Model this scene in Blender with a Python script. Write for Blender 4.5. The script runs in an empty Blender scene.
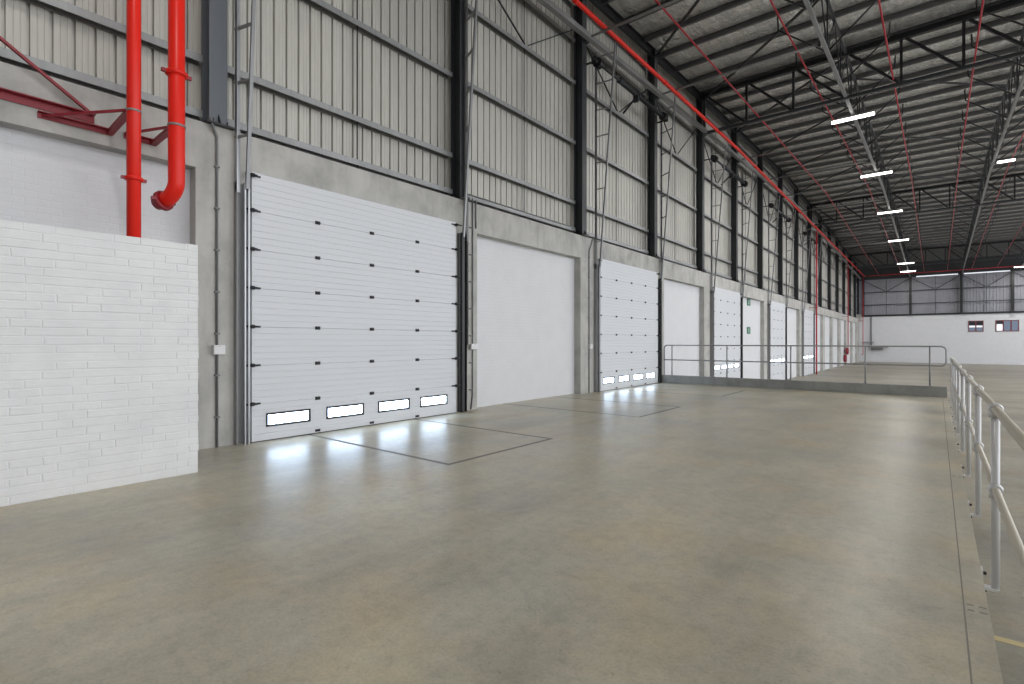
import bpy, math, random
from mathutils import Vector
random.seed(7)
S = bpy.context.scene
COL = S.collection
V = Vector
sc_view = S.view_settings
sc_view.view_transform = 'Standard'; sc_view.look = 'None'; sc_view.gamma = 1; sc_view.use_curve_mapping = False
sc_view.exposure = 0.0

# ------------------------------------------------------------------ mesh builder
class MB:
    def __init__(s): s.v = []; s.f = []; s.sm = []; s.mi = []
    def face(s, idx, smooth=False, mi=0): s.f.append(idx); s.sm.append(smooth); s.mi.append(mi)
    def quad(s, a, b, c, d, mi=0):
        n = len(s.v); s.v += [tuple(a), tuple(b), tuple(c), tuple(d)]; s.face((n, n+1, n+2, n+3), False, mi); return s
    def box(s, x0, x1, y0, y1, z0, z1, mi=0):
        n = len(s.v)
        s.v += [(x, y, z) for x in (x0, x1) for y in (y0, y1) for z in (z0, z1)]
        for q in ((0,1,3,2),(4,6,7,5),(0,4,5,1),(2,3,7,6),(0,2,6,4),(1,5,7,3)):
            s.face(tuple(n+i for i in q), False, mi)
        return s
    def frame(s, a, b, up=None):
        d = (V(b)-V(a)).normalized()
        u = V(up) if up else (V((0,0,1)) if abs(d.z) < .95 else V((1,0,0)))
        r = d.cross(u).normalized(); return r, r.cross(d).normalized()
    def prof(s, a, b, pts, up=None, mi=0):
        """extrude a closed section (list of (right, up) offsets) from a to b"""
        a, b = V(a), V(b); r, u = s.frame(a, b, up); n = len(s.v); k = len(pts)
        for p in (a, b):
            for (i, j) in pts: s.v.append(tuple(p + r*i + u*j))
        for i in range(k):
            j = (i+1) % k; s.face((n+i, n+j, n+k+j, n+k+i), False, mi)
        s.face(tuple(n+i for i in reversed(range(k))), False, mi); s.face(tuple(n+k+i for i in range(k)), False, mi)
        return s
    def bar(s, a, b, w, h=None, up=None, mi=0):
        h = h or w; w /= 2; h /= 2
        return s.prof(a, b, [(-w,-h),(w,-h),(w,h),(-w,h)], up, mi)
    def angle(s, a, b, w, t=.006, up=None, fx=1, fy=1):
        return s.prof(a, b, [(0,0),(fx*w,0),(fx*w,fy*t),(fx*t,fy*t),(fx*t,fy*w),(0,fy*w)], up)
    def hsec(s, a, b, w, h, tf=.016, tw=.010, up=None):
        w /= 2; h /= 2; tw /= 2
        return s.prof(a, b, [(-w,-h),(w,-h),(w,-h+tf),(tw,-h+tf),(tw,h-tf),(w,h-tf),(w,h),(-w,h),(-w,h-tf),(-tw,h-tf),(-tw,-h+tf),(-w,-h+tf)], up)
    def csec(s, a, b, w, h, t=.006, lip=.02, up=None):
        w /= 2; h /= 2
        return s.prof(a, b, [(-w,-h),(w,-h),(w,-h+lip),(w-t,-h+lip),(w-t,-h+t),(-w+t,-h+t),(-w+t,h-t),(w-t,h-t),(w-t,h-lip),(w,h-lip),(w,h),(-w,h)], up)
    def tube(s, pts, r, seg=10, caps=True, closed=False):
        pts = [V(p) for p in pts]; m = len(pts); n = len(s.v); pr = None
        rr = r if isinstance(r, (list, tuple)) else [r]*m
        for i, p in enumerate(pts):
            if closed: d = (pts[(i+1) % m]-pts[i-1]).normalized()
            else:
                d0 = (p-pts[i-1]).normalized() if i else None
                d1 = (pts[i+1]-p).normalized() if i < m-1 else None
                d = ((d0 or d1)+(d1 or d0)).normalized()
            if pr is None:
                u = V((0,0,1)) if abs(d.z) < .9 else V((1,0,0)); x = d.cross(u).normalized()
            else:
                x = (pr - d*pr.dot(d)).normalized()
            pr = x; y = x.cross(d)
            for k in range(seg):
                t = 2*math.pi*k/seg; s.v.append(tuple(p + (x*math.cos(t)+y*math.sin(t))*rr[i]))
        for i in range(m if closed else m-1):
            for k in range(seg):
                l = (k+1) % seg; j = (i+1) % m
                s.face((n+i*seg+k, n+i*seg+l, n+j*seg+l, n+j*seg+k), True)
        if caps and not closed:
            s.face(tuple(n+k for k in reversed(range(seg)))); s.face(tuple(n+(m-1)*seg+k for k in range(seg)))
        return s
    def ball(s, c, r, seg=12, rings=8, sq=(1,1,1)):
        c = V(c); n = len(s.v)
        for i in range(rings+1):
            a = math.pi*i/rings
            for k in range(seg):
                t = 2*math.pi*k/seg
                s.v.append((c.x+r*sq[0]*math.sin(a)*math.cos(t), c.y+r*sq[1]*math.sin(a)*math.sin(t), c.z+r*sq[2]*math.cos(a)))
        for i in range(rings):
            for k in range(seg):
                l = (k+1) % seg; s.face((n+i*seg+k, n+(i+1)*seg+k, n+(i+1)*seg+l, n+i*seg+l), True)
        return s

ORG = {}
def tag(o, label=None, cat=None, group=None, kind=None):
    if label: o['label'] = label
    if cat: o['category'] = cat
    if group: o['group'] = group
    if kind: o['kind'] = kind
    return o
def obj(name, mb, mat, parent=None, bevel=0, label=None):
    off = ORG.get(parent.name, V((0,0,0))) if parent else V((0,0,0))
    me = bpy.data.meshes.new(name)
    me.from_pydata([tuple(V(p)-off) for p in mb.v], [], mb.f)
    for p, sm, mi in zip(me.polygons, mb.sm, mb.mi): p.use_smooth = sm; p.material_index = mi
    for m in (mat if isinstance(mat, (list, tuple)) else [mat]): me.materials.append(m)
    me.update()
    o = bpy.data.objects.new(name, me); COL.objects.link(o)
    if parent: o.parent = parent; ORG[o.name] = off
    if bevel:
        b = o.modifiers.new('b', 'BEVEL'); b.width = bevel; b.segments = 2; b.limit_method = 'ANGLE'
    if label: o['label'] = label
    return o
def thing(name, loc, label, cat, group=None, kind=None):
    o = bpy.data.objects.new(name, None); COL.objects.link(o); o.location = loc; o.empty_display_size = .2
    ORG[o.name] = V(loc); return tag(o, label, cat, group, kind)
ORD = ['zeroth','first','second','third','fourth','fifth','sixth','seventh','eighth','ninth','tenth','eleventh','twelfth','thirteenth','fourteenth','fifteenth','sixteenth','seventeenth','eighteenth','nineteenth']
TENS = {2:'twent',3:'thirt',4:'fort',5:'fift',6:'sixt',7:'sevent'}
def nth(n):
    if n < 20: return ORD[n]
    t, u = divmod(n, 10)
    return TENS[t]+'ieth' if u == 0 else TENS[t]+'y-'+ORD[u]

# ------------------------------------------------------------------ materials
def mat(name, col, rough=.5, metal=0, spec=.5):
    m = bpy.data.materials.new(name); m.use_nodes = True
    b = m.node_tree.nodes['Principled BSDF']
    b.inputs['Base Color'].default_value = (*col, 1); b.inputs['Roughness'].default_value = rough
    b.inputs['Metallic'].default_value = metal; b.inputs['Specular IOR Level'].default_value = spec
    return m
class NT:
    def __init__(s, m): s.m = m; s.t = m.node_tree; s.b = s.t.nodes['Principled BSDF']; s.tc = s.t.nodes.new('ShaderNodeTexCoord')
    def n(s, ty, **kw):
        o = s.t.nodes.new(ty)
        for k, v in kw.items(): setattr(o, k, v)
        return o
    def l(s, a, b): s.t.links.new(a, b)
    def mapping(s, scale=(1,1,1), rot=(0,0,0)):
        m = s.n('ShaderNodeMapping'); m.inputs['Scale'].default_value = scale; m.inputs['Rotation'].default_value = rot
        s.l(s.tc.outputs['Object'], m.inputs['Vector']); return m.outputs['Vector']
    def noise(s, scale, detail=4, vec=None, rough=.55, dist=0):
        o = s.n('ShaderNodeTexNoise'); o.inputs['Scale'].default_value = scale; o.inputs['Detail'].default_value = detail
        o.inputs['Roughness'].default_value = rough; o.inputs['Distortion'].default_value = dist
        s.l(vec or s.tc.outputs['Object'], o.inputs['Vector']); return o.outputs['Fac']
    def ramp(s, fac, stops):
        o = s.n('ShaderNodeValToRGB'); e = o.color_ramp.elements
        while len(e) < len(stops): e.new(.5)
        for i, (p, c) in enumerate(stops): e[i].position = p; e[i].color = (*c, 1) if len(c) == 3 else c
        s.l(fac, o.inputs['Fac']); return o.outputs['Color']
    def mix(s, a, b, fac, mode='MIX'):
        o = s.n('ShaderNodeMix', data_type='RGBA', blend_type=mode)
        if isinstance(fac, (int, float)): o.inputs[0].default_value = fac
        else: s.l(fac, o.inputs[0])
        for i, q in ((6, a), (7, b)):
            if isinstance(q, tuple): o.inputs[i].default_value = (*q, 1)
            else: s.l(q, o.inputs[i])
        return o.outputs[2]
    def bump(s, h, strength=.3, dist=.01):
        o = s.n('ShaderNodeBump'); o.inputs['Strength'].default_value = strength; o.inputs['Distance'].default_value = dist
        s.l(h, o.inputs['Height']); s.l(o.outputs['Normal'], s.b.inputs['Normal'])
    def rng(s, v, a, b, c, d):
        o = s.n('ShaderNodeMapRange'); s.l(v, o.inputs['Value'])
        for k, q in zip(('From Min','From Max','To Min','To Max'), (a,b,c,d)): o.inputs[k].default_value = q
        return o.outputs['Result']
def g(v): return (v, v, v)

def concrete_floor(name, c0, c1, c2, r0, r1, stretch=(1,.35,1), bands=None):
    m = mat(name, c0); t = NT(m)
    a = t.noise(.55, 6, None, .6, .1)
    b = t.noise(1.6, 8, t.mapping(stretch), .68, 0)
    c = t.noise(11, 8, None, .7)
    base = t.ramp(a, [(.36, c1), (.52, c0), (.66, c2)])
    base = t.mix(base, t.ramp(b, [(.30, g(.78)), (.5, g(.98)), (.70, g(1.10))]), .9, 'MULTIPLY')
    base = t.mix(base, t.ramp(c, [(.30, g(.80)), (.5, g(1.0)), (.70, g(1.11))]), .7, 'MULTIPLY')
    base = t.mix(base, t.ramp(t.noise(55, 4, None, .7), [(.32, g(.84)), (.5, g(1.0)), (.70, g(1.10))]), .9, 'MULTIPLY')
    base = t.mix(base, t.ramp(t.noise(5, 9, None, .75, .6), [(.34, (.84,.85,.86)), (.5, g(1)), (.68, (1.07,1.06,1.02))]), .65, 'MULTIPLY')
    if bands: base = t.mix(base, t.ramp(t.noise(1, 4, t.mapping(bands), .6), [(.36, g(.80)), (.5, g(1)), (.62, g(1.08))]), 1, 'MULTIPLY')
    warm = t.ramp(t.noise(.9, 4, None, .6, .2), [(.46, g(1)), (.68, (1.04, .93, .80))])
    base = t.mix(base, warm, .8, 'MULTIPLY')
    pits = t.ramp(t.noise(24, 3, None, .5), [(.67, g(1)), (.74, g(.62))])
    base = t.mix(base, pits, .5, 'MULTIPLY')
    t.l(base, t.b.inputs['Base Color'])
    t.l(t.rng(b, .3, .7, r0, r1), t.b.inputs['Roughness']); t.b.inputs['Specular IOR Level'].default_value = .28
    t.bump(t.noise(18, 6, None, .6), .12, .004)
    return m
M = {}
M['floor'] = concrete_floor('platform_concrete', (.480,.452,.362), (.410,.397,.335), (.530,.497,.385), .30, .37, (1,.35,1), (.55,.05,1))
M['floor2'] = concrete_floor('warehouse_concrete', (.315,.298,.255), (.27,.26,.225), (.345,.328,.28), .40, .55, (.25,1,1), (.02,.30,1))
M['joint'] = mat('floor_joint_filler', (.20,.19,.165), .7)
M['yellow'] = mat('yellow_line_paint', (.48,.40,.22), .6)

def raw_concrete(name, c0, c1):
    m = mat(name, c0, .8); t = NT(m)
    a = t.noise(1.3, 7, None, .62, .3); b = t.noise(3.5, 6, t.mapping((1,1,.22)), .6)
    base = t.ramp(a, [(.32, c1), (.55, c0), (.75, tuple(x*1.12 for x in c0))])
    base = t.mix(base, t.ramp(b, [(.35, g(.82)), (.55, g(1)), (.7, g(1.06))]), .8, 'MULTIPLY')
    base = t.mix(base, t.ramp(t.noise(40, 3), [(.68, g(1)), (.78, g(.7))]), .6, 'MULTIPLY')
    t.l(base, t.b.inputs['Base Color']); t.bump(t.noise(14, 8, None, .65), .25, .006); return m
M['conc'] = raw_concrete('cast_concrete', (.49,.485,.465), (.36,.357,.345))
M['kerb'] = raw_concrete('grey_painted_kerb', (.29,.292,.28), (.235,.235,.22))

def brick(name, col, bump=.5):
    m = mat(name, col, .55); t = NT(m)
    sep = t.n('ShaderNodeSeparateXYZ'); t.l(t.tc.outputs['Object'], sep.inputs[0])
    ad = t.n('ShaderNodeMath', operation='ADD'); t.l(sep.outputs['X'], ad.inputs[0]); t.l(sep.outputs['Y'], ad.inputs[1])
    cmb = t.n('ShaderNodeCombineXYZ'); t.l(ad.outputs[0], cmb.inputs[0]); t.l(sep.outputs['Z'], cmb.inputs[1])
    bt = t.n('ShaderNodeTexBrick'); bt.inputs['Scale'].default_value = 1; bt.inputs['Brick Width'].default_value = .235
    bt.inputs['Row Height'].default_value = .085; bt.inputs['Mortar Size'].default_value = .008; bt.inputs['Mortar Smooth'].default_value = .6
    t.l(cmb.outputs[0], bt.inputs['Vector'])
    nz = t.noise(9, 6, None, .6)
    inv = t.n('ShaderNodeMath', operation='MULTIPLY'); t.l(bt.outputs['Fac'], inv.inputs[0]); inv.inputs[1].default_value = -.55
    hh = t.n('ShaderNodeMath', operation='ADD'); t.l(inv.outputs[0], hh.inputs[0]); t.l(nz, hh.inputs[1])
    t.bump(hh.outputs[0], bump, .012)
    base = t.mix(col, t.ramp(t.noise(2.2, 5), [(.35, g(.97)), (.6, g(1.01))]), .8, 'MULTIPLY')
    t.l(base, t.b.inputs['Base Color']); return m
M['brick'] = brick('white_painted_brick', (.70,.71,.74), .35)
M['brick_far'] = brick('white_painted_far_brick', (.66,.67,.705), .15)
m = mat('white_wall_paint', (.82,.82,.825), .55); t = NT(m); t.bump(t.noise(9, 8, t.mapping((1,.6,2)), .65), .5, .010)
t.l(t.ramp(t.noise(3, 5), [(.3, (.735,.74,.76)), (.65, (.79,.795,.81))]), t.b.inputs['Base Color']); M['paint'] = m

def sheet(name, col, rough, metal, var=.1):
    m = mat(name, col, rough, metal); t = NT(m)
    a = t.noise(.8, 4, t.mapping((1,1,.25))); b = t.noise(14, 4, t.mapping((1,1,.15)))
    base = t.mix(col, t.ramp(a, [(.3, g(1-var)), (.7, g(1+var))]), 1, 'MULTIPLY')
    base = t.mix(base, t.ramp(b, [(.3, g(1-var/2)), (.7, g(1+var/2))]), 1, 'MULTIPLY')
    t.l(base, t.b.inputs['Base Color']); return m
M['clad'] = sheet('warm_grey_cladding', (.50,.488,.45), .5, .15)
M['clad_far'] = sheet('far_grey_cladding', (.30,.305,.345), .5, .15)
M['clad_dark'] = sheet('shade_sheet', (.035,.036,.04), .6, .1)
m = mat('silver_roof_foil', (.6,.6,.6), .24, .75); t = NT(m)
w = t.noise(6, 6, t.mapping((1,.13,1)), .65, .9); w2 = t.noise(2.0, 3, None, .5, .5)
ad = t.n('ShaderNodeMath', operation='ADD'); t.l(w, ad.inputs[0]); t.l(w2, ad.inputs[1]); t.bump(ad.outputs[0], 1, .11)
t.l(t.ramp(w, [(.3, (.62,.62,.61)), (.5, (.92,.92,.90)), (.68, (.99,.99,.97))]), t.b.inputs['Base Color']); M['foil'] = m
M['black'] = mat('black_steel_paint', (.016,.017,.020), .42)
M['slate'] = mat('dark_grey_steel_paint', (.032,.036,.042), .42)
M['column'] = mat('lit_column_paint', (.115,.128,.148), .42)  # dark grey column paint with the side light put into its colour
M['grey'] = mat('grey_steel_paint', (.20,.205,.21), .45, .2)
M['purlin'] = mat('weathered_purlin_steel', (.15,.152,.155), .42, .3)
M['galv'] = sheet('galvanised_steel', (.42,.43,.45), .35, .75, .15)
M['galv_dull'] = sheet('dull_galvanised_steel', (.29,.295,.30), .45, .4, .15)
M['track'] = sheet('worn_track_steel', (.26,.265,.275), .4, .4, .15)
M['red'] = mat('red_pipe_paint', (.80,.022,.012), .35, 0, .3)
M['dkred'] = mat('dark_red_bracket_paint', (.27,.018,.030), .45)
M['redthin'] = mat('crimson_pipe_paint', (.45,.020,.034), .4)
M['door'] = mat('white_door_skin', (.665,.685,.725), .42); t = NT(M['door']); t.bump(t.noise(60, 3), .05, .002)
M['rubber'] = mat('black_rubber', (.02,.02,.02), .6)
M['hinge'] = mat('black_hinge_metal', (.03,.03,.035), .4, .6)
M['rail_white'] = mat('pale_grey_rail_paint', (.66,.66,.675), .35, .1)
M['rail_cream'] = mat('cream_rail_paint', (.60,.56,.48), .35)
M['rail_grey'] = mat('grey_rail_paint', (.30,.305,.31), .4, .2)
M['box'] = mat('white_switch_box_plastic', (.72,.73,.74), .4)
M['conduit'] = mat('grey_conduit_plastic', (.17,.175,.18), .45)
M['green'] = mat('green_sign_face', (.01,.16,.085), .4)
M['signwhite'] = mat('white_sign_mark', (.8,.8,.8), .5)
M['redframe'] = mat('dark_red_window_frame', (.16,.03,.035), .5)
def emit(name, col, st):
    m = mat(name, (.8,.8,.8), .3); b = m.node_tree.nodes['Principled BSDF']
    b.inputs['Emission Color'].default_value = (*col, 1); b.inputs['Emission Strength'].default_value = st; return m
M['lit'] = emit('lamp_diffuser_glow', (1,.97,.9), 9)
M['daypane'] = emit('daylit_door_window', (.60,.77,1), 18)
M['skyslot'] = emit('daylit_slot', (.8,.85,.95), .8)
M['paneA'] = emit('daylit_pane', (.85,.9,1), .6)
M['paneB'] = emit('dim_blue_pane', (.35,.45,.62), .28); M['paneB'].node_tree.nodes['Principled BSDF'].inputs['Base Color'].default_value = (.08,.10,.14,1)
m = mat('dark_glass', (.03,.035,.05), .1); M['paneD'] = m

# ------------------------------------------------------------------ camera
F, VX, H = 519.04, 937.02, 1.565
cam_d = bpy.data.cameras.new('camera'); cam = bpy.data.objects.new('camera', cam_d); COL.objects.link(cam)
cam.location = (0, 0, H); cam.rotation_euler = (math.radians(90), 0, math.atan2(VX-512, F))
cam_d.sensor_fit = 'HORIZONTAL'; cam_d.sensor_width = 36; cam_d.lens = F*36/1024
cam_d.clip_start = .05; cam_d.clip_end = 400; S.camera = cam

# ------------------------------------------------------------------ dimensions
XF = -8.30            # face of the concrete frame
XC = -8.72            # cladding
FAR = 86.0
KY = 19.05            # kerb line
ZL = -1.15            # warehouse floor
XE = .235             # platform edge
BT, LT = 4.78, 4.10   # beam top, lintel bottom
D0, PER, DW, DH = 3.674, 10.728, 4.412, 4.21
def zc(y): return 11.75-.035*abs(y-42)   # bottom-chord level
def zr(y): return zc(y)+2.0              # roof level
COLY = [3.22+5.2*k for k in range(6)]
while COLY[-1] < FAR-6: COLY.append(COLY[-1]+5.3)
NB = len(COLY)
COLY = COLY+[FAR-.35]
XA, XB, XCc = -2.75, 2.45, 7.6
XR = 18.0
def opening(i):       # i even: sectional door, odd: brick bay
    j, odd = divmod(i, 2)
    return (D0+PER*j+.06, D0+PER*j+DW-.06) if not odd else (8.85+PER*j, 13.39+PER*j)
NOPEN = 15
def bayname(i):
    return ('the %s sectional door' % nth(i//2+1) if i % 2 == 0 and i <= 8 else 'the %s white bay past the brick screen' % nth((i+1)//2 if i <= 9 else i-4))

# ------------------------------------------------------------------ floors
def floor_grid(mb, x0, x1, y0, y1, z, rects, strips, w=.07):
    xs = {x0, x1}; ys = {y0, y1}; cells = []
    for (a, b, c, d) in rects:
        cells += [(a, b, c-w/2, c+w/2), (a, b, d-w/2, d+w/2), (b-w/2, b+w/2, c-w/2, d+w/2)]
    cells += strips
    for (a, b, c, d) in cells: xs |= {max(x0, a), min(x1, b)}; ys |= {max(y0, c), min(y1, d)}
    xs = sorted(xs); ys = sorted(ys)
    for i in range(len(xs)-1):
        for j in range(len(ys)-1):
            cx, cy = (xs[i]+xs[i+1])/2, (ys[j]+ys[j+1])/2
            k = any(a < cx < b and c < cy < d for (a, b, c, d) in cells)
            mb.quad((xs[i], ys[j], z), (xs[i+1], ys[j], z), (xs[i+1], ys[j+1], z), (xs[i], ys[j+1], z), 1 if k else 0)
mb = MB()
levelers = [(-9, -4.83, 4.62, 6.9), (-9, -4.80, 10.05, 12.25), (-9, -4.80, 15.4, 17.65)]
slots = []
for sy in (4.03, 7.9, 11.8):
    for dy in (0, .08):
        slots += [(.138, .168, sy+dy, sy+dy+.020), (XE-.045, XE-.01, sy+dy, sy+dy+.020)]
strips = [(.119, .127, -12, KY)] + slots
floor_grid(mb, -8.75, XE, -12, KY, 0, levelers, strips)
mb.quad((XE, -12, 0), (XE, -12, ZL), (XE, KY, ZL), (XE, KY, 0)); mb.quad((XE, KY, 0), (XE, KY, ZL), (-8.75, KY, ZL), (-8.75, KY, 0))
tag(obj('floor_platform', mb, [M['floor'], M['joint']]), 'raised grey concrete dock platform floor with dark joint rectangles before the doors', 'floor', kind='structure')
mb = MB(); mb.box(-8.75, 34, -12, FAR+.3, ZL-.2, ZL)
tag(obj('floor_warehouse', mb, M['floor2']), 'lower warehouse concrete floor beyond the railings', 'floor', kind='structure')
mb = MB(); mb.box(.36, 3.2, 6.44, 6.54, ZL, ZL+.003)
tag(obj('floor_line', mb, M['yellow']), 'faded yellow line painted on the lower warehouse floor', 'floor marking', kind='structure')

# ------------------------------------------------------------------ left wall
mb = MB()
opens = [(-1.65, 2.91)]+[opening(i) for i in range(NOPEN)]
y = -12.0
for i, (a, b) in enumerate(opens):
    mb.box(XF-.42, XF, y, a, ZL if y > KY-2 else -.0, LT)
    y = b
mb.box(XF-.42, XF, y, FAR, ZL, LT)
mb.box(XF-.42, XF, -12, FAR, LT, BT)
mb.box(XF-.42, XF+.25, FAR-1.2, FAR-.05, LT+.3, BT+.55)
for s in (5.9, 11.2, 16.7, 22.1): mb.box(XF, XF+.002, s, s+.012, LT, BT)
tag(obj('wall_left', mb, M['conc']), 'raw concrete frame of piers and lintel beam along the door wall', 'wall', kind='structure')
for i, (a, b) in enumerate(opens):
    if i % 2 == 1 and (i-1) <= 8: continue     # sectional-door bays
    mb = MB(); z0 = ZL if a > KY else 0
    mb.box(XF-.40, XF-.22, a, b, z0, LT)
    nm = 'white painted brick infill behind the red riser pipes' if i == 0 else 'white painted brick infill in the concrete frame filling %s' % bayname(i-1)
    tag(obj('wall_infill', mb, M['brick']), nm, 'wall', kind='structure')

def cladding(mb, p, q, z0, z1f, pitch=.22, out=(-1,0), mi=0):
    """ribbed sheet from p to q (xy), outward grooves; z1f(pos)->top z"""
    p, q = V((*p, 0)), V((*q, 0)); L = (q-p).length; d = (q-p)/L; o = V((*out, 0))
    prof = [(0,0),(.055,0),(.060,.004),(.066,.004),(.071,0),(.119,0),(.124,.004),(.130,.004),(.135,0),(.180,0),(.184,.055),(.214,.055),(.218,0)]
    pts = []
    for k in range(int(L/pitch)): pts += [(k*pitch+a, b) for a, b in prof]
    n = len(mb.v)
    for (a, b) in pts:
        w = p+d*a+o*b; mb.v.append((w.x, w.y, z0)); mb.v.append((w.x, w.y, z1f(w)))
    for i in range(len(pts)-1): mb.face((n+2*i, n+2*i+2, n+2*i+3, n+2*i+1), False, mi)
mb = MB(); cladding(mb, (XC, -12), (XC, FAR), BT-.1, lambda w: zr(w.y)-.02)
tag(obj('wall_left_cladding', mb, M['clad']), 'warm grey ribbed metal cladding above the concrete beam', 'wall cladding', kind='structure')

# ------------------------------------------------------------------ far wall, back wall
mb = MB(); mb.box(-8.75, 34, FAR, FAR+.3, ZL, 5.03)
tag(obj('wall_far', mb, M['brick_far']), 'white painted lower end wall across the far end of the warehouse', 'wall', kind='structure')
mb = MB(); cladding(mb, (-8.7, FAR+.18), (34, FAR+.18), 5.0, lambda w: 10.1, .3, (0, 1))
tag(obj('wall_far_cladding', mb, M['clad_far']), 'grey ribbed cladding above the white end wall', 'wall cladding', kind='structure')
mb = MB(); mb.box(-8.7, 34, FAR+.1, FAR+.16, 10.06, zr(FAR)+.05)  # added dark sheet; its colour stands in for the shade under the roof
tag(obj('wall_far_shade_sheet', mb, M['clad_dark']), 'dark sheet added for the shade at the top of the end wall under the roof', 'wall cladding', kind='structure')
mb = MB(); mb.box(-8.75, 34, -12.3, -12, ZL, zr(-12))
tag(obj('wall_back', mb, M['clad']), 'grey wall behind the viewer', 'wall', kind='structure')

# far-wall windows
for n, (x0, x1, kinds) in enumerate([(3.0, 4.42, 'AB'), (5.5, 7.55, 'ABD')]):
    z0, z1 = 2.85, 4.2
    r = thing('window_%d' % (n+1), ((x0+x1)/2, FAR, z0), 'small red-framed window with two panes in the white end wall' if n == 0 else 'wider red-framed window with three panes in the white end wall', 'window', kind='structure')
    mb = MB()
    for a, b, c, d in ((x0, x1, z0, z0+.09), (x0, x1, z1-.09, z1), (x0, x0+.09, z0, z1), (x1-.09, x1, z0, z1)): mb.box(a, b, FAR-.06, FAR+.02, c, d)
    obj('window_frame', mb, M['redframe'], r)
    k = len(kinds)
    for i in range(1, k):
        xm = x0+(x1-x0)*i/k; obj('mullion', MB().box(xm-.06, xm+.06, FAR-.05, FAR+.02, z0, z1), M['redframe'], r)
    for i, c in enumerate(kinds):
        a, b = x0+(x1-x0)*i/k, x0+(x1-x0)*(i+1)/k
        if n == 0:
            obj('pane', MB().box(a+.05, b-.05, FAR-.02, FAR-.004, z0+.55, z0+.72), M['paneA'], r, label='bright lower band of daylit glass')
            obj('pane', MB().box(a+.05, b-.05, FAR-.02, FAR-.004, z0+.05, z0+.5), M['paneB'], r)
            obj('pane', MB().box(a+.05, b-.05, FAR-.02, FAR-.004, z0+.78, z1-.05), M['paneD'], r)
        elif i == 0:
            obj('pane', MB().box(a+.05, b-.05, FAR-.02, FAR-.004, z0+.05, z0+.85), M['paneA'], r, label='bright daylit glass')
            obj('pane', MB().box(a+.05, b-.05, FAR-.02, FAR-.004, z0+.9, z1-.05), M['paneD'], r)
        else:
            obj('pane', MB().box(a+.05, b-.05, FAR-.02, FAR-.004, z0+.05, z1-.05), M['paneB'], r)

# ------------------------------------------------------------------ roof
mb = MB(); PURL = [FAR-.5-1.5*k for k in range(65)]
ys = sorted(PURL+[-12.0, FAR]); nx = 8
rows = []
for a, b in zip(ys[:-1], ys[1:]):
    for k in range(4):
        u = k/4; yy = a+(b-a)*u; rows.append((yy, zr(yy)-.05*4*u*(1-u)))
rows.append((FAR, zr(FAR)))
n = len(mb.v)
for (yy, z) in rows: mb.v += [(-8.75, yy, z), (XR, yy, z)]
for i in range(len(rows)-1): mb.face((n+2*i, n+2*i+2, n+2*i+3, n+2*i+1), True)
tag(obj('ceiling', mb, M['foil']), 'silver foil lined pitched roof sheeting over the purlins', 'roof', kind='structure')
for k, yy in enumerate(PURL):
    if yy < -6: continue
    mb = MB(); mb.csec((-8.65, yy, zr(yy)-.12), (XR, yy, zr(yy)-.12), .085, .21)
    tag(obj('roof_purlin', mb, M['purlin']), 'dark steel roof purlin crossing under the foil, %s from the end wall' % nth(k+1), 'purlin', 'roof purlins')

# ------------------------------------------------------------------ columns
for k, yy in enumerate(COLY):
    r = thing('steel_column', (-8.45, yy, BT), ('dark grey steel wall column with a lit tone in its colour above the concrete pier beside the red pipes' if k == 0 else
        'dark grey steel wall column on the concrete beam, %s from the red riser pipes' % nth(k+1)), 'column', 'wall columns')
    mt = M['column'] if k == 0 else M['slate']  # same paint on all columns: first in a lit copy, others in a shaded one
    obj('shaft', MB().hsec((-8.45, yy, BT+.02), (-8.45, yy, zr(yy)-.24), .255, .30, up=(1,0,0)), mt, r)
    mb = MB().box(-8.64, -8.20, yy-.2, yy+.2, BT, BT+.022)
    obj('base_plate', mb, M['black'], r)
    for s in (-.1, .1):
        obj('bolt', MB().tube([(-8.235, yy+s, BT+.02), (-8.235, yy+s, BT+.075)], .014, 8), M['black'], r)
    g1 = MB(); g1.prof((-8.3, yy-.006, BT+.022), (-8.3, yy+.006, BT+.022), [(0,0),(.09,0),(0,.16)], up=(0,0,1)); 
    if k < 6: obj('stiffener', MB().prof((-8.3, yy+.006, BT+.022), (-8.3, yy-.006, BT+.022), [(0,0),(-.09,0),(0,.16)], up=(0,0,1)), M['black'], r)
YS = [-2.0]+COLY
GZ = [4.99, 5.82, 7.65, 9.48]
for b in range(len(YS)-1):
    y0, y1 = YS[b]+.13, YS[b+1]-.13; ym = (y0+y1)/2
    nm = 'grey steel girts bracing the cladding above the red pipe brackets' if b == 0 else 'grey steel girts bracing the cladding over %s' % bayname(b-1)
    r = thing('girt_frame', (-8.62, ym, BT), nm, 'wall framing', 'girt frames between wall columns')
    if b == 0: y0 = -9.0
    for z in GZ+[zc(ym)+.1, zc(ym)+1.2]:
        obj('girt', MB().csec((-8.62, y0, z), (-8.62, y1, z), .11, .16, .004, .012, up=(1,0,0)), M['galv_dull'], r)
    if b:
        obj('sag_rod', MB().bar((-8.60, ym, BT+.1), (-8.60, ym, zc(ym)+1.2), .025, .012), M['black'], r)
        for s, yc in ((-1, y0), (1, y1)):
            obj('knee_brace', MB().angle((-8.52, ym+s*.06, 9.52), (-8.52, yc, zc(yc)+.35), .035, .005), M['slate'], r)
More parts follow.
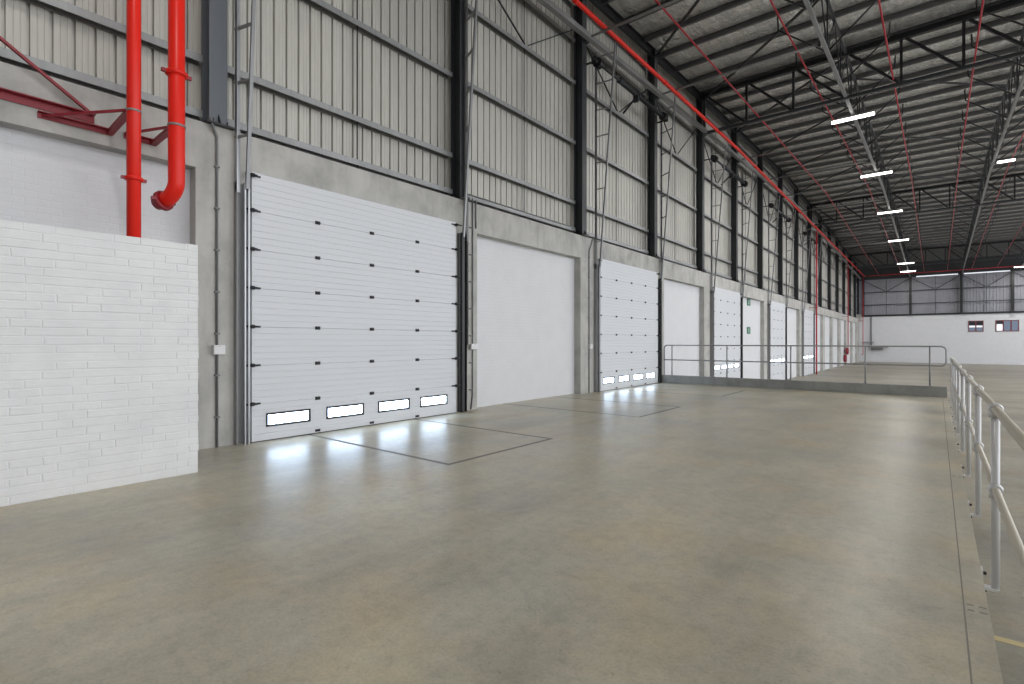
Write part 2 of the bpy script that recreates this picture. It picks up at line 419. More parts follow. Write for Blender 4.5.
# eave beam follows the pitch
mb = MB(); e = [(-8.12, -9, zc(-9)), (-8.12, 42, zc(42)), (-8.12, FAR-.4, zc(FAR))]
for a, b in zip(e[:-1], e[1:]): mb.bar(a, b, .15, .15)
r = thing('eave_beam', e[0], 'long grey tube beam tying the wall columns together below the roof', 'beam')
obj('tube', mb, M['galv_dull'], r)
for yy in COLY: obj('cleat', MB().box(-8.32, -8.18, yy-.08, yy+.08, zc(yy)-.11, zc(yy)+.11), M['slate'], r)
e2 = [(-8.35, -9, zr(-9)-.38), (-8.35, 42, zr(42)-.38), (-8.35, FAR-.4, zr(FAR)-.38)]; mb = MB()
for a, b in zip(e2[:-1], e2[1:]): mb.csec(a, b, .12, .34)
tag(obj('eave_channel', mb, M['black']), 'deep black channel running along the eave over the column heads', 'beam')

# far wall columns
farx = [XA-5.1, XA+.05, XB-.1, 7.0, 11.8]
for k, x in enumerate(farx):
    r = thing('gable_column', (x, FAR-.18, 5.03), 'black steel column on the white end wall, %s from the corner' % nth(k+1), 'column', 'end wall columns')
    obj('shaft', MB().hsec((x, FAR-.18, 5.05), (x, FAR-.18, zc(FAR)+.1), .26, .30, up=(0,1,0)), M['black'], r)
    obj('base_plate', MB().box(x-.2, x+.2, FAR-.38, FAR-.0, 5.03, 5.055), M['black'], r)
    if k < len(farx)-1:
        x1 = farx[k+1]; xm = (x+x1)/2
        q = thing('girt_frame', (xm, FAR-.1, 5.03), 'dark girts and V braces on the end wall, %s bay from the corner' % nth(k+1), 'wall framing', 'end wall girt frames')
        for z in (6.6, 8.3):
            obj('girt', MB().bar((x+.13, FAR-.06, z), (x1-.13, FAR-.06, z), .08, .08), M['black'], q)
        obj('sag_rod', MB().bar((xm, FAR-.06, 5.1), (xm, FAR-.06, 10.1), .07, .04, up=(1,0,0)), M['slate'], q)
        for s, xx in ((-1, x), (1, x1)):
            obj('knee_brace', MB().bar((xm+s*.1, FAR-.12, 8.4), (xx-s*.13, FAR-.12, 9.9), .07), M['black'], q)
mb = MB(); mb.bar((-8.6, FAR-.02, 5.14), (34, FAR-.02, 5.14), .2, .22); 
tag(obj('trim_1', mb, M['black']), 'black sill channel along the top of the white end wall', 'trim', kind='structure')
for k, (a, b) in enumerate(((farx[1]+.6, farx[2]-.3), (farx[2]+.25, farx[3]-.2))):
    tag(obj('daylight_slot', MB().box(a, b, FAR+.05, FAR+.09, 10.06, 10.19), M['skyslot']), 'thin daylit gap at the head of the end wall, %s from the door wall' % nth(k+1), 'window', kind='structure')

# ------------------------------------------------------------------ roof girders and trusses
for gi, X in enumerate((XA, XB, XCc)):
    where = ('carrying the row of lamps', 'next inward from the lamp row', 'third from the door wall')[gi]
    r = thing('lattice_girder', (X, -4, zc(-4)), 'long steel lattice girder running to the end wall, %s' % where, 'girder', 'lengthwise lattice girders')
    for nm, dz, mt, sz in (('bottom_chord', 0, M['galv_dull'], .10), ('top_chord', 1.68, M['slate'], .09)):
        mb = MB(); p = [(X, -4, zc(-4)+dz), (X, 42, zc(42)+dz), (X, FAR-.3, zc(FAR)+dz)]
        for a, b in zip(p[:-1], p[1:]): mb.bar(a, b, sz)
        obj(nm, mb, mt, r)
    P = [y for y in PURL if y > -3]
    for k, yy in enumerate(P):
        if k % 2 == 0: obj('vertical', MB().bar((X, yy, zc(yy)+.05), (X, yy, zr(yy)-.27), .045), M['slate'], r)
        y2 = yy-1.5
        if y2 > -4:
            obj('diagonal', MB().bar((X, yy, zc(yy)+.04), (X, y2, zc(y2)+1.66), .04) if k % 2 == 0 else MB().bar((X, yy, zc(yy)+1.66), (X, y2, zc(y2)+.04), .04), M['slate'], r)
        if k % 2 == 0:
            for s in (-1, 1):
                mb = MB(); mb.tube([(X+s*.05, yy, zc(yy)+.05), (X+s*1.45, yy, zr(yy)-.75), (X+s*1.47, yy, zr(yy)-.27)], .03, 6)
                obj('fly_brace', mb, M['black'], r)
def xtruss(Y, lab):
    zt, zb = zr(Y)-.33, zc(Y)-.05
    r = thing('roof_truss', (-8.3, Y, zb), lab, 'truss', 'crosswise roof trusses')
    obj('top_chord', MB().hsec((-8.28, Y, zt), (XR-.2, Y, zt), .18, .20), M['black'], r)
    obj('bottom_chord', MB().bar((-8.28, Y, zb), (XR-.2, Y, zb), .12, .12), M['slate'] , r)
    xs = [-8.2]; 
    seg = [(-8.2, XA), (XA, XB), (XB, XCc), (XCc, 12.8)]
    for a, b in seg:
        for i in range(3):
            x0, x1 = a+(b-a)*i/3, a+(b-a)*(i+1)/3
            if i or a < -8: obj('vertical', MB().bar((x0, Y, zb+.06), (x0, Y, zt-.1), .09, .09), M['black'], r)
            obj('diagonal', MB().bar((x0+.15, Y, zt-.1), (x1-.08, Y, zb+.06), .10, .09), M['black'], r)
xtruss(23.85, 'black steel truss crossing the roof nearest the viewer, before the first lamp')
xtruss(50.0, 'black steel truss crossing the middle of the roof near the third lamp')
xtruss(76.0, 'black steel truss crossing the far roof close to the end wall')
for j, k in enumerate((2, 3, 5, 6, 7, 8, 10, 11)):
    yy = COLY[k]; z = zc(yy)+.02
    r = thing('roof_strut', (-8.2, yy, z), 'thin grey tube strut from the %s wall column to the lamp girder' % nth(k+1), 'strut', 'roof struts')
    obj('tube', MB().tube([(-8.18, yy, z), (XA-.08, yy, z)], .038, 8), M['galv_dull'], r)
    for x in (-8.18, XA-.14): obj('end_plate', MB().box(x-.01, x+.05, yy-.06, yy+.06, z-.08, z+.08), M['slate'], r)
for k in range(2, 13):
    y0, y1 = COLY[k+1], COLY[k]
    r = thing('roof_brace', (-8.3, y0, zr(y0)-.5), 'black diagonal roof brace from the %s wall column towards the lamp girder' % nth(k+2), 'brace', 'diagonal roof braces')
    obj('rod', MB().bar((-8.25, y0, zr(y0)-.42), (XA-.1, y1, zr(y1)-.42), .07, .07), M['black'], r)
    obj('gusset', MB().box(-8.3, -8.1, y0-.1, y0+.02, zr(y0)-.50, zr(y0)-.47), M['black'], r)
for k in (0, 1, 2, 3, 4, 5):
    y0 = 26.5+k*9
    r = thing('roof_brace', (XA, y0, zr(y0)-.4), 'black diagonal roof brace between the two lattice girders, %s past the nearest truss' % nth(k+1), 'brace', 'diagonal roof braces')
    obj('rod', MB().bar((XA+.1, y0, zr(y0)-.40), (XB-.1, y0+5.3, zr(y0+5.3)-.40), .06, .06), M['black'], r)

# ------------------------------------------------------------------ lamps
lamps = [(XA, 26.0), (XA, 37.0), (XA, 48.2), (XA, 59.6), (XA, 73.5), (XA, 80.0), (2.92, 39.0), (XCc, 82.5), (XCc+2, 14), (XCc, 27), (XCc, 45), (12, 8), (12, 30), (12, 55), (12, 78), (XA, .9)]  # entries after the end-wall lamp are unseen, added to help light the hall
for k, (x, yy) in enumerate(lamps):
    z = zc(yy)-.17
    if k < 6: lab = 'glowing white linear lamp hung crosswise under the lamp girder, %s from the viewer' % nth(k+1)
    else: lab = {6: 'glowing linear lamp beside the second girder, right of the lamp row', 7: 'glowing linear lamp near the end wall at the right'}.get(k, 'unseen linear lamp added to help light the warehouse')
    r = thing('linear_lamp', (x, yy, z), lab, 'lamp', 'linear roof lamps' if k < 8 else 'unseen lamps added for light'); hl = .36 if k == 6 else .76
    mb = MB(); mb.prof((x-hl, yy, z), (x+hl, yy, z), [(-.09,.0),(.09,.0),(.06,.06),(-.06,.06)]); obj('housing', mb, M['grey'], r)
    mb = MB(); mb.prof((x-hl+.01, yy, z-.001), (x+hl-.01, yy, z-.001), [(-.095,0),(-.08,-.05),(-.04,-.085),(.04,-.085),(.08,-.05),(.095,0)]); obj('diffuser', mb, M['lit'], r)
    for s in (-.25, .25): obj('hanger', MB().tube([(x+s, yy, z+.05), (x+s*.2, yy, zc(yy)-.05)], .008, 6), M['black'], r)
def area(x, y, z, sx, sy, e, col=(1,.97,.92), rot=(0,0,0)):
    l = bpy.data.lights.new('lamp_light', 'AREA'); l.shape = 'RECTANGLE'; l.size = sx; l.size_y = sy; l.energy = e; l.color = col
    o = bpy.data.objects.new('lamp_light', l); COL.objects.link(o); o.location = (x, y, z); o.rotation_euler = rot
LAMP_W = 215
for (x, yy) in lamps: area(x, yy, zc(yy)-.27, 1.5, .14, LAMP_W if yy > 1 else 150)

# ------------------------------------------------------------------ red pipes
MAINZ = [(-6, 10.62), (12, 10.84), (27, 11.08), (FAR-.9, 10.45)]
def mz(y):
    for (a, p), (b, q) in zip(MAINZ[:-1], MAINZ[1:]):
        if y <= b: return p+(q-p)*(y-a)/(b-a)
    return MAINZ[-1][1]
def pitchline(X, dz, y0, y1): return [(X, y0, zc(y0)+dz), (X, 42, zc(42)+dz), (X, y1, zc(y1)+dz)]
r = thing('sprinkler_main', (-7.6, -6, zc(-6)), 'bright red sprinkler main pipe running high along the door wall', 'pipe')
obj('pipe', MB().tube([(-7.6, y, z) for y, z in MAINZ], .066, 14), M['red'], r)
for yy in [6+6*i for i in range(13)]:
    obj('coupling', MB().tube([(-7.6, yy-.06, mz(yy)), (-7.6, yy+.06, mz(yy))], .080, 14), M['red'], r)
for k, X in enumerate((-5.95, -3.55, -1.25, 1.0, 3.25, 5.5, 7.8)):
    r = thing('sprinkler_pipe', (X, -4, zc(-4)), 'thin crimson sprinkler pipe running lengthwise under the roof, %s from the door wall' % nth(k+1), 'pipe', 'thin sprinkler pipes')
    obj('pipe', MB().tube(pitchline(X, .16, -4, FAR-2.5), .026, 8), M['redthin'], r)
    for yy in [10+4.5*i for i in range(16)]:
        obj('sprinkler_head', MB().tube([(X, yy, zc(yy)+.16), (X, yy, zc(yy)+.24)], .014, 6), M['redthin'], r)
r = thing('sprinkler_pipe', (-7.6, FAR-.9, zc(FAR)), 'red sprinkler pipe crossing high in front of the end wall', 'pipe')
obj('pipe', MB().tube([(-7.5, FAR-.9, mz(FAR)), (-7.2, FAR-.9, zc(FAR)+.30), (XR-1, FAR-.9, zc(FAR)+.30)], .05, 8), M['redthin'], r)
drops = [(onY, z0, rad) for onY, z0, rad in ((49.4, -1.13, .060), (69.2, 1.0, .05), (FAR-1.6, -.05, .045))]
for k, (yy, z0, rad) in enumerate(drops):
    lab = ('red sprinkler drop pipe down the wall after the fifth sectional door', 'dark red drop pipe down the wall above the red fire point', 'red drop pipe with hooked end at the far corner')[k]
    r = thing('drop_pipe', (-7.75, yy, z0), lab, 'pipe', 'red drop pipes')
    p = [(-7.75, yy, mz(yy)-.05), (-7.75, yy, z0)]
    if k == 2: p += [(-7.78, yy, z0-.08), (-7.95, yy, z0-.1)]
    obj('pipe', MB().tube(p, rad, 10), M['redthin'], r)
    obj('clamp', MB().tube([(-7.75, yy, 4.4), (-7.75, yy, 4.47)], rad+.02, 10), M['dkred'], r)
    obj('clamp_arm', MB().bar((-8.3, yy, 4.43), (-7.75-rad, yy, 4.43), .04), M['dkred'], r)

# riser pipes by the brick screen
P1 = (-7.5, 1.955); P2 = (-7.5, 2.41)
r = thing('riser_pipe', (P1[0], P1[1], 0), 'slimmer straight red riser pipe dropping behind the white brick screen', 'pipe', 'red riser pipes')
obj('pipe', MB().tube([(*P1, .02), (*P1, zc(2))], .073, 24), M['red'], r)
mb = MB()
for z in (3.53,): mb.tube([(*P1, z-.022), (*P1, z-.012), (*P1, z+.012), (*P1, z+.022)], [.088, .100, .100, .088], 24)
c = obj('coupling', mb, M['red'], r)
for s in (-1, 1): obj('bolt', MB().box(P1[0]-.02, P1[0]+.02, P1[1]+s*.108-.02, P1[1]+s*.108+.02, 3.512, 3.548), M['dkred'], c)
obj('clamp', MB().tube([(*P1, 4.335), (*P1, 4.36)], .079, 24), M['galv_dull'], r)
r = thing('riser_pipe', (P2[0], P2[1], 3), 'thicker red riser pipe ending in an elbow with open flange', 'pipe', 'red riser pipes')
R2 = .094
el = [(P2[0], P2[1], zc(2)), (P2[0], P2[1], 3.62)]
for i in range(1, 9):
    a = math.radians(78)*i/8; el.append((P2[0]-.22*(1-math.cos(a)), P2[1]-.10*(1-math.cos(a)), 3.62-.24*math.sin(a)))
obj('pipe', MB().tube(el, R2, 28), M['red'], r)
a, b = V(el[-2]), V(el[-1]); d = (b-a).normalized()
mb = MB(); mb.tube([b-d*.01, b, b+d*.04, b+d*.05], [R2+.02, R2+.035, R2+.035, R2+.02], 28); fl = obj('flange', mb, M['dkred'], r)
mb = MB(); mb.tube([b+d*.03, b+d*.13], R2-.012, 24); obj('spigot', mb, M['dkred'], r)
side = d.cross(V((0,0,1))).normalized()
for s in (-1, 1):
    q = b+d*.02+side*s*(R2+.05); obj('bolt', MB().box(q.x-.025, q.x+.025, q.y-.02, q.y+.02, q.z-.02, q.z+.02), M['dkred'], fl)
z = 4.98
mb = MB().tube([(*P2, z-.03), (*P2, z-.018), (*P2, z+.018), (*P2, z+.03)], [R2+.012, R2+.032, R2+.032, R2+.012], 28); c = obj('coupling', mb, M['red'], r)
for s in (-1, 1): obj('bolt', MB().box(P2[0]-.02, P2[0]+.02, P2[1]+s*(R2+.045)-.03, P2[1]+s*(R2+.045)+.03, z-.022, z+.022), M['dkred'], c)
obj('clamp', MB().tube([(*P2, 4.30), (*P2, 4.327)], R2+.008, 28), M['galv_dull'], r)

XW = XF+.01
r = thing('pipe_bracket', (XW, 1.9, 4.25), 'dark red bracket holding the slimmer straight riser pipe', 'bracket', 'red pipe brackets')
obj('wall_angle', MB().angle((XW, 1.20, 4.31), (XW, 1.92, 4.31), .07, .01, fx=1, fy=-1), M['dkred'], r)
obj('arm', MB().bar((XW, 1.90, 4.27), (P1[0]-.07, 1.93, 4.36), .07, .05), M['dkred'], r)
obj('arm', MB().bar((XW, 1.24, 4.27), (P1[0]-.07, 1.89, 4.36), .022, .03), M['dkred'], r)
r = thing('pipe_bracket', (XW, 2.3, 4.25), 'dark red bracket holding the thicker riser pipe', 'bracket', 'red pipe brackets')
obj('wall_angle', MB().angle((XW, 2.05, 4.32), (XW, 2.40, 4.32), .07, .01, fx=1, fy=-1), M['dkred'], r)
obj('arm', MB().bar((XW, 2.38, 4.27), (P2[0]-.09, 2.40, 4.32), .07, .05), M['dkred'], r)
obj('arm', MB().bar((XW, 2.06, 4.31), (P2[0]-.09, 2.37, 4.32), .022, .03), M['dkred'], r)
r = thing('pipe_bracket', (XW, .8, 4.3), 'long dark red angle bracket with diagonal stay on the concrete lintel', 'bracket', 'red pipe brackets')
obj('wall_angle', MB().angle((XW, -.6, 4.46), (XW, 1.74, 4.44), .10, .012, fx=1, fy=-1), M['dkred'], r)
obj('stay', MB().bar((XW+.06, 1.72, 4.42), (XW+.10, .70, 5.12), .045, .03), M['dkred'], r)
obj('post', MB().bar((XW+.10, .74, 5.12), (XW+.10, .74, 4.86), .045, .03), M['dkred'], r)

# ------------------------------------------------------------------ brick screen
SX, SY1, SY0, SZ = -6.87, 2.44, -3.2, 2.73
mb = MB(); NC = 32; ch = SZ/NC; bl = .236
mb.box(SX-.225, SX-.005, SY0, SY1-.005, 0, SZ-.004)
def relief(mb, p0, du, dv, dn, w, h):
    """one painted brick: soft-edged raised block on a face; p0 corner, du/dv unit directions, dn outward"""
    j = lambda s: random.uniform(-s, s); e = .004; o = .0048+j(.0018); i = .006
    n = len(mb.v); P = V(p0)
    q = [(e+j(.003), e+j(.005)), (w-e+j(.003), e+j(.005)), (w-e+j(.003), h-e+j(.005)), (e+j(.003), h-e+j(.005))]
    t0, t1 = j(.002), j(.002)
    for (a, b) in q: mb.v.append(tuple(P+du*a+dv*b-dn*.001))
    for k, (a, b) in enumerate(q):
        a2 = a+(i if a < w/2 else -i); b2 = b+(i*.8 if b < h/2 else -i*.8); mb.v.append(tuple(P+du*a2+dv*b2+dn*(o+(t0 if a < w/2 else t1))))
    for k in range(4): l = (k+1) % 4; mb.face((n+k, n+l, n+4+l, n+4+k))
    mb.face((n+4, n+5, n+6, n+7))
for c in range(NC):
    y = SY1-.0; off = bl/2 if c % 2 else 0; yy = SY1+random.uniform(-.004, .006); first = True
    while yy > SY0:
        w = (bl/2 if (first and c % 2) else bl*random.choice((1,1,2,2,4)))+random.uniform(-.008, .008); first = False
        relief(mb, (SX-.005, max(SY0, yy-w), c*ch), V((0,1,0)), V((0,0,1)), V((1,0,0)), min(w, yy-SY0) if yy-w < SY0 else w, ch); yy -= w
    relief(mb, (SX-.012, SY1-.005, c*ch), V((-1,0,0)), V((0,0,1)), V((0,1,0)), .205, ch)
o = tag(obj('wall_brick_screen', mb, M['paint']), 'low white painted brick screen wall standing in front of the red riser pipes', 'wall', kind='structure')

# ------------------------------------------------------------------ sectional doors
PH = DH/7
def sectional_door(j):
    y0 = D0+PER*j; y1 = y0+DW; XD = XF+.075; near = j < 3
    desc = ('closed white sectional dock door nearest the white brick screen', 'second closed sectional dock door, just before the grey kerb', 'third closed sectional dock door, first beyond the kerb railing', 'fourth closed sectional dock door, past the green exit signs' if False else 'fourth closed sectional dock door along the concrete wall', 'fifth sectional dock door, beside the red drop pipe')[j]
    zb = 0 if j < 2 else ZL; NP = 7 if j < 2 else 9; PH = (DH-zb)/NP; pw = 0 if j < 2 else 2
    r = thing('door_%d' % (j+1), (XD, y0+DW/2, zb), desc, 'door', 'sectional dock doors', 'structure')
    wins = [(.25, .94), (1.30, 2.0), (2.38, 3.08), (3.42, 4.12)]
    for p in range(NP):
        zp = zb+p*PH; z0 = zp+.002; z1 = zp+PH-.002; mb = MB()
        xo = XD
        def prof(z0, z1, ya, yb, mb=mb):
            """ribbed skin between z0 and z1 with back"""
            pts = [(-.04, z0-.004), (-.008, z0-.004), (0, z0)]
            k = max(1, round((z1-z0)/.1)); s = (z1-z0)/k
            for i in range(k):
                a = z0+i*s; pts += [(0, a+.004), (0, a+s*.80), (-.005, a+s*.85), (-.005, a+s*.93), (0, a+s*.98)]
            pts += [(0, z1), (-.008, z1-.004), (-.04, z1-.004)]
            n = len(mb.v)
            for yv in (ya, yb):
                for (dx, z) in pts: mb.v.append((xo+dx, yv, z))
            m = len(pts)
            for i in range(m): q = (i+1) % m; mb.face((n+i, n+m+i, n+m+q, n+q))
            mb.face(tuple(n+i for i in range(m))); mb.face(tuple(n+m+i for i in reversed(range(m))))
        if p == pw:
            wa, wb = .25, .405
            prof(z0, wa, y0, y1); prof(wb, z1, y0, y1); e = 0
            for (a, b) in wins: prof(wa, wb, y0+e, y0+a); e = b
            prof(wa, wb, y0+e, y1)
        else: prof(z0, z1, y0, y1)
        pn = obj('panel', mb, M['door'], r)
        if p == pw:
            for (a, b) in wins:
                a += y0; b += y0; f = MB(); t = .032
                for q in ((a-t, b+t, wa-t, wa), (a-t, b+t, wb, wb+t), (a-t, a, wa, wb), (b, b+t, wa, wb)): f.box(XD-.03, XD+.010, *q)
                w = obj('window_frame', f, M['rubber'], pn)
                obj('window_pane', MB().box(XD-.03, XD-.012, a, b, wa, wb), M['daypane'], pn, label='daylit slot window')
        for i in range(5):
            ze = zb+(p+1)*PH if p < NP-1 else DH-.06
            if 0 < i < 4:
                yy = y0+DW*i/4; hb = MB()
                if p == NP-1: continue
                hb.box(XD, XD+.012, yy-.045, yy+.045, ze-.028, ze-.006); hb.box(XD, XD+.012, yy-.045, yy-.005, ze+.006, ze+.028); hb.box(XD, XD+.012, yy+.005, yy+.045, ze+.006, ze+.028)
                hb.tube([(XD+.016, yy-.042, ze), (XD+.016, yy+.042, ze)], .012, 8)
                obj('hinge', hb, M['hinge'], r)
            else:
                s = 1 if i == 0 else -1; ye = y0 if i == 0 else y1; hb = MB()
                hb.box(XD, XD+.014, ye+(.0 if s > 0 else -.13), ye+(.13 if s > 0 else 0), ze-.014, ze+.014)
                hb.box(XD, XD+.05, ye-.02, ye+.025, ze-.028, ze+.028); hb.tube([(XD+.05, ye-s*.12, ze), (XD+.05, ye+s*.06, ze)], .016, 8)
                obj('roller_hinge', hb, M['hinge'], r)
    for i in range(1, 4):
        yy = y0+DW*i/4; obj('hinge', MB().box(XD, XD+.014, yy-.045, yy+.045, zb+.03, zb+.07), M['hinge'], r)
    obj('bottom_seal', MB().box(XD-.04, XD+.004, y0, y1, zb, zb+.012), M['rubber'], r)
    # side tracks and the inclined vertical-lift tracks above them
    for s, ye in ((-1, y0), (1, y1)):
        yt = ye+s*(.10 if s < 0 else .17)
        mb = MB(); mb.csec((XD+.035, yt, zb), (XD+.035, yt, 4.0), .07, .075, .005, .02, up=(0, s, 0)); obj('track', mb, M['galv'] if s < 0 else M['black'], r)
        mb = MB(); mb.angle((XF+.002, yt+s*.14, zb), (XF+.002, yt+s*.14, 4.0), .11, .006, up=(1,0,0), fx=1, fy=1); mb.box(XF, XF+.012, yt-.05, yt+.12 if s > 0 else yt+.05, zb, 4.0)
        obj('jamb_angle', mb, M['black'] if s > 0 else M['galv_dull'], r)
        top = 10.75; xt = -7.62; ya = yt+s*.14
        obj('standoff_angle', MB().angle((XF+.04, ya, 3.85), (XF+.04, ya, zc(ya)-.2), .08, .006, up=(1,0,0)), M['galv'], r)
        A, B = V((XD+.07, yt, 3.9)), V((xt, yt, top))
        obj('inclined_track', MB().bar(A, B, .05, .045), M['track'], r)
        for q in range(1, 9):
            z = 3.9+q*.82; u = (z-3.9)/(top-3.9); x = A.x+(B.x-A.x)*u
            obj('track_bracket', MB().bar((XF+.05, ya, z-.05), (x, yt, z), .042, .03), M['track'], r)
    xs, zs = -8.02, 10.10
    sh = obj('spring_shaft', MB().tube([(xs, y0-.72, zs), (xs, y1+.35, zs)], .042, 10), M['black'], r)
    for ye in (y0-.42, y1+.05): 
        mb = MB(); mb.tube([(xs, ye-.09, zs), (xs, ye-.07, zs), (xs, ye+.07, zs), (xs, ye+.09, zs)], [.15, .11, .11, .15], 16); obj('cable_drum', mb, M['black'], sh)
    obj('shaft_bracket', MB().box(xs-.12, xs+.06, (y0+y1)/2-.05, (y0+y1)/2+.05, zs-.24, zs+.10).bar((xs-.06, (y0+y1)/2, zs-.1), (-8.55, (y0+y1)/2, zs-.5), .05), M['black'], sh)
    for a, b in ((y0+.95, y0+2.0), (y0+2.3, y0+4.1)):
        pts = []; N = 22
        for i in range(N*6+1): t = i/6*2*math.pi; pts.append((xs+.078*math.cos(t), a+(b-a)*i/(N*6), zs+.078*math.sin(t)))
        mb = MB(); mb.tube(pts, .015, 5); mb.tube([(xs, a-.03, zs), (xs, a, zs)], .095, 10); mb.tube([(xs, b, zs), (xs, b+.03, zs)], .095, 10); obj('torsion_spring', mb, M['slate'], sh)
    for ye in (y0-.68, y1+.3): obj('bearing_plate', MB().box(xs-.10, xs+.07, ye-.008, ye+.008, zs-.11, zs+.11).bar((xs-.08, ye, zs-.05), (-8.62, ye, zs-.05), .06, .04), M['black'], sh)
    return r
for j in range(5): sectional_door(j)

# ------------------------------------------------------------------ conduits and boxes
def conduit(pts, lab, boxat=None, rad=.016, group='conduits on the concrete piers'):
    r = thing('conduit', pts[0], lab, 'conduit', group)
    obj('pipe', MB().tube(pts, rad, 10), M['conduit'], r)
    zz = [p[2] for p in pts]; lo, hi = min(zz), max(zz)
    x, y = pts[-1][0], pts[-1][1]
    z = lo+.45
    while z < hi-.5:
        obj('saddle', MB().box(XF, x+rad+.004, y-.035, y+.035, z-.012, z+.012), M['conduit'], r); z += .62
    if boxat:
        yb, zb, w, h = boxat
        b = obj('switch_box', MB().box(XF+(.040 if w > .2 else .004), XF+.095, yb-w/2, yb+w/2, zb-h/2, zb+h/2), M['box'], r, bevel=.008, label='white switch box')
        obj('cover_screw', MB().tube([(XF+.094, yb, zb+h*.38), (XF+.098, yb, zb+h*.38)], .008, 8), M['galv_dull'], b)
xc = XF+.02
conduit([(XF+.07, 3.09, 4.86), (XF+.06, 3.10, 4.80), (xc+.03, 3.14, 4.70), (xc, 3.19, 4.62), (xc, 3.19, 0)], 'grey conduit with white switch box on the pier beside the first dock door', (3.20, 1.45, .16, .14), .019)
conduit([(xc, 8.52, 4.90), (xc, 8.52, 4.4), (xc, 8.52, 1.5)], 'grey conduit ending at the white box, nearest the first dock door', (8.68, 1.46, .24, .13))
conduit([(xc, 8.68, 4.88), (xc, 8.68, .35), (xc, 8.62, .02)], 'grey conduit passing behind the white box to the floor, middle of three')
conduit([(xc, 8.79, 4.86), (xc, 8.79, 4.2)], 'short grey conduit hooked over the beam beside the brick bay')
conduit([(xc, 14.05, 4.75), (xc, 13.98, 4.55), (xc, 13.86, 4.40), (xc, 13.86, 0)], 'grey conduit with white box on the pier before the second dock door', (13.88, 1.43, .14, .14))
tag(obj('conduit', MB().tube([(XF+.03, 8.5, 4.93), (XF+.03, 13.0, 4.93)], .02, 8), M['conduit']), 'horizontal grey conduit along the beam top over the first brick bay', 'conduit', 'conduits on the concrete piers')

# ------------------------------------------------------------------ exit signs on the third brick bay
def exit_sign(y, z, lab, s=.40):
    x = XF-.215
    r = thing('exit_sign', (x, y, z), lab, 'sign', 'green exit signs')
    obj('board', MB().box(x-.005, x+.02, y-s*.8, y+s*.8, z-s/2, z+s/2), M['green'], r)
    mb = MB(); X = x+.021
    def bar(a, b, c, d, w): mb.bar((X, y+a*s, z+b*s), (X, y+c*s, z+d*s), .004, w*s, up=None) if abs(b-d) < .01 else mb.bar((X, y+a*s, z+b*s), (X, y+c*s, z+d*s), w*s, .004, up=(1,0,0))
    mb.tube([(X-.002, y+.02*s, z+.30*s), (X+.003, y+.02*s, z+.30*s)], .075*s, 12)
    bar(0, .22, -.06, -.05, .12); bar(-.06, -.05, .12, -.17, .08); bar(.12, -.17, .10, -.36, .07); bar(-.06, -.05, -.16, -.22, .08); bar(-.16, -.22, -.32, -.24, .07)
    bar(0, .17, .2, .06, .06); bar(0, .17, -.2, .10, .06)
    obj('running_figure', mb, M['signwhite'], r)
exit_sign(32.2, 3.89, 'upper green exit sign under the lintel of the third brick bay')
exit_sign(32.2, 2.24, 'lower green exit sign on the white third brick bay')

# ------------------------------------------------------------------ kerb and its railing
o = obj('kerb', MB().box(XF, XE-.01, KY, KY+.22, 0, .30), M['kerb'], bevel=.012)
tag(o, 'grey painted kerb closing the end of the platform', 'kerb', kind='structure')
YR = KY+.11
r = thing('guard_rail', (-4, YR, .3), 'grey tube guard railing standing on the grey kerb', 'railing')
def arc(cx, cz, rr, a0, a1, n=6): return [(cx+rr*math.cos(math.radians(a0+(a1-a0)*i/n)), YR, cz+rr*math.sin(math.radians(a0+(a1-a0)*i/n))) for i in range(n+1)]
x0, x1, zt, zm, rr = -8.12, .2, 1.44, .885, .12
loop = [(x0, YR, zm)]+[(x0, YR, zt-rr)]+arc(x0+rr, zt-rr, rr, 180, 90)[1:]+arc(x1-rr, zt-rr, rr, 90, 0)+arc(x1-rr, zm+rr, rr, 0, -90)+[(x0, YR, zm)]
obj('rail_loop', MB().tube(loop, .022, 10), M['rail_grey'], r)
for x in (-7.81, -5.79, -3.75, -1.70, -.16):
    p = obj('post', MB().tube([(x, YR, .30), (x, YR, zt)], .022, 10), M['rail_grey'], r)
    obj('base_plate', MB().box(x-.06, x+.06, YR-.06, YR+.06, .30, .31), M['rail_grey'], p)
obj('end_post', MB().tube([(x0, YR, .30), (x0, YR, zm)], .022, 10), M['rail_grey'], r)

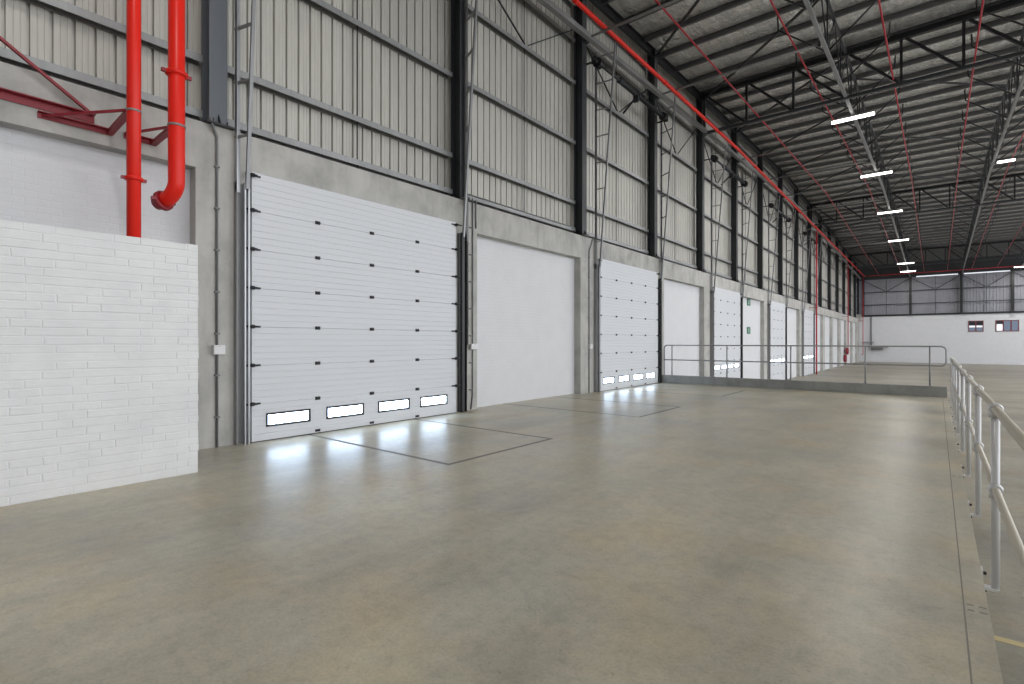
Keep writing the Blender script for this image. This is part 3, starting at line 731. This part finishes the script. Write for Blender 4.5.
# ------------------------------------------------------------------ platform-edge railing
XRL = .315
r = thing('platform_rail', (XRL, 9, 0), 'cream and white ball-jointed handrail along the open platform edge', 'railing')
py = [.97+1.98*k for k in range(10)]
obj('top_rail', MB().tube([(XRL, -1.0, 1.10), (XRL, py[-1]+.02, 1.10)], .025, 14), M['rail_cream'], r, label='cream top rail')
obj('mid_rail', MB().tube([(XRL, -1.0, .54), (XRL, py[-1]+.02, .54)], .022, 14), M['rail_cream'], r, label='cream middle rail')
for yy in py:
    mb = MB(); mb.tube([(XRL, yy, -.16), (XRL, yy, 1.10)], .024, 14); p = obj('post', mb, M['rail_white'], r)
    for z in (.54, 1.10):
        mb = MB(); mb.ball((XRL, yy, z), .043, 16, 10, (1, .95, .95)); mb.tube([(XRL, yy-.052, z), (XRL, yy+.052, z)], .034, 14); mb.tube([(XRL, yy, z-.06), (XRL, yy, z+.0)], .036, 14)
        obj('ball_joint', mb, M['rail_white'], p)
    mb = MB(); mb.box(XE+.001, XE+.014, yy-.05, yy+.05, -.20, -.03); mb.box(XE+.012, XRL+.02, yy-.035, yy+.035, -.165, -.15); obj('fixing_plate', mb, M['rail_white'], p)
    for z in (-.06, -.18): obj('bolt', MB().tube([(XE+.012, yy, z), (XE+.034, yy, z)], .012, 8), M['hinge'], p)

# ------------------------------------------------------------------ far corner details
yf = 72.3
r = thing('fire_hose_reel', (XF-.1, yf, .2), 'red fire hose reel on the far white bay beyond the railing', 'hose reel')
mb = MB(); mb.tube([(XF+.02, yf, .5), (XF+.05, yf, .5), (XF+.22, yf, .5), (XF+.25, yf, .5)], [.40, .42, .42, .40], 20); obj('drum', mb, M['dkred'], r)
mb = MB(); mb.tube([(XF-.22, yf, .5), (XF+.3, yf, .5)], .06, 10); obj('axle', mb, M['dkred'], r)
yf -= .75; r = thing('fire_extinguisher', (XF-.0, yf, -1.0), 'small red fire extinguisher below the hose reel', 'fire extinguisher')
mb = MB(); mb.tube([(XF+.0, yf, -.75), (XF, yf, -.70), (XF, yf, -.02), (XF, yf, .08), (XF, yf, .12)], [.12, .17, .17, .08, .04], 16); obj('cylinder', mb, M['dkred'], r)
mb = MB(); mb.bar((XF, yf, .15), (XF+.1, yf, .19), .05, .03); obj('handle', mb, M['black'], r)
xb = -6.95
r = thing('wall_trough', (xb, FAR-.3, .65), 'grey metal trough with vertical downpipe on the white end wall', 'trough')
mb = MB()
mb.box(xb-.3, xb+1.9, FAR-.5, FAR-.02, .82, .92); obj('tray', mb, M['galv_dull'], r)
mb = MB(); mb.prof((xb-.0, FAR-.25, .65), (xb+1.3, FAR-.25, .65), [(-.12,-.17),(.12,-.17),(.22,.17),(-.22,.17)]); obj('basin', mb, M['grey'], r)
obj('downpipe', MB().tube([(xb, FAR-.1, .9), (xb, FAR-.1, 5.0)], .075, 10), M['grey'], r)
obj('bracket', MB().box(xb-.9, xb+.3, FAR-.35, FAR-.02, 1.45, 1.60), M['galv_dull'], r)

# ------------------------------------------------------------------ light
w = bpy.data.worlds.new('sky'); S.world = w; w.use_nodes = True
bg = w.node_tree.nodes['Background']; bg.inputs['Color'].default_value = (.93, .96, 1, 1); bg.inputs['Strength'].default_value = 2.8
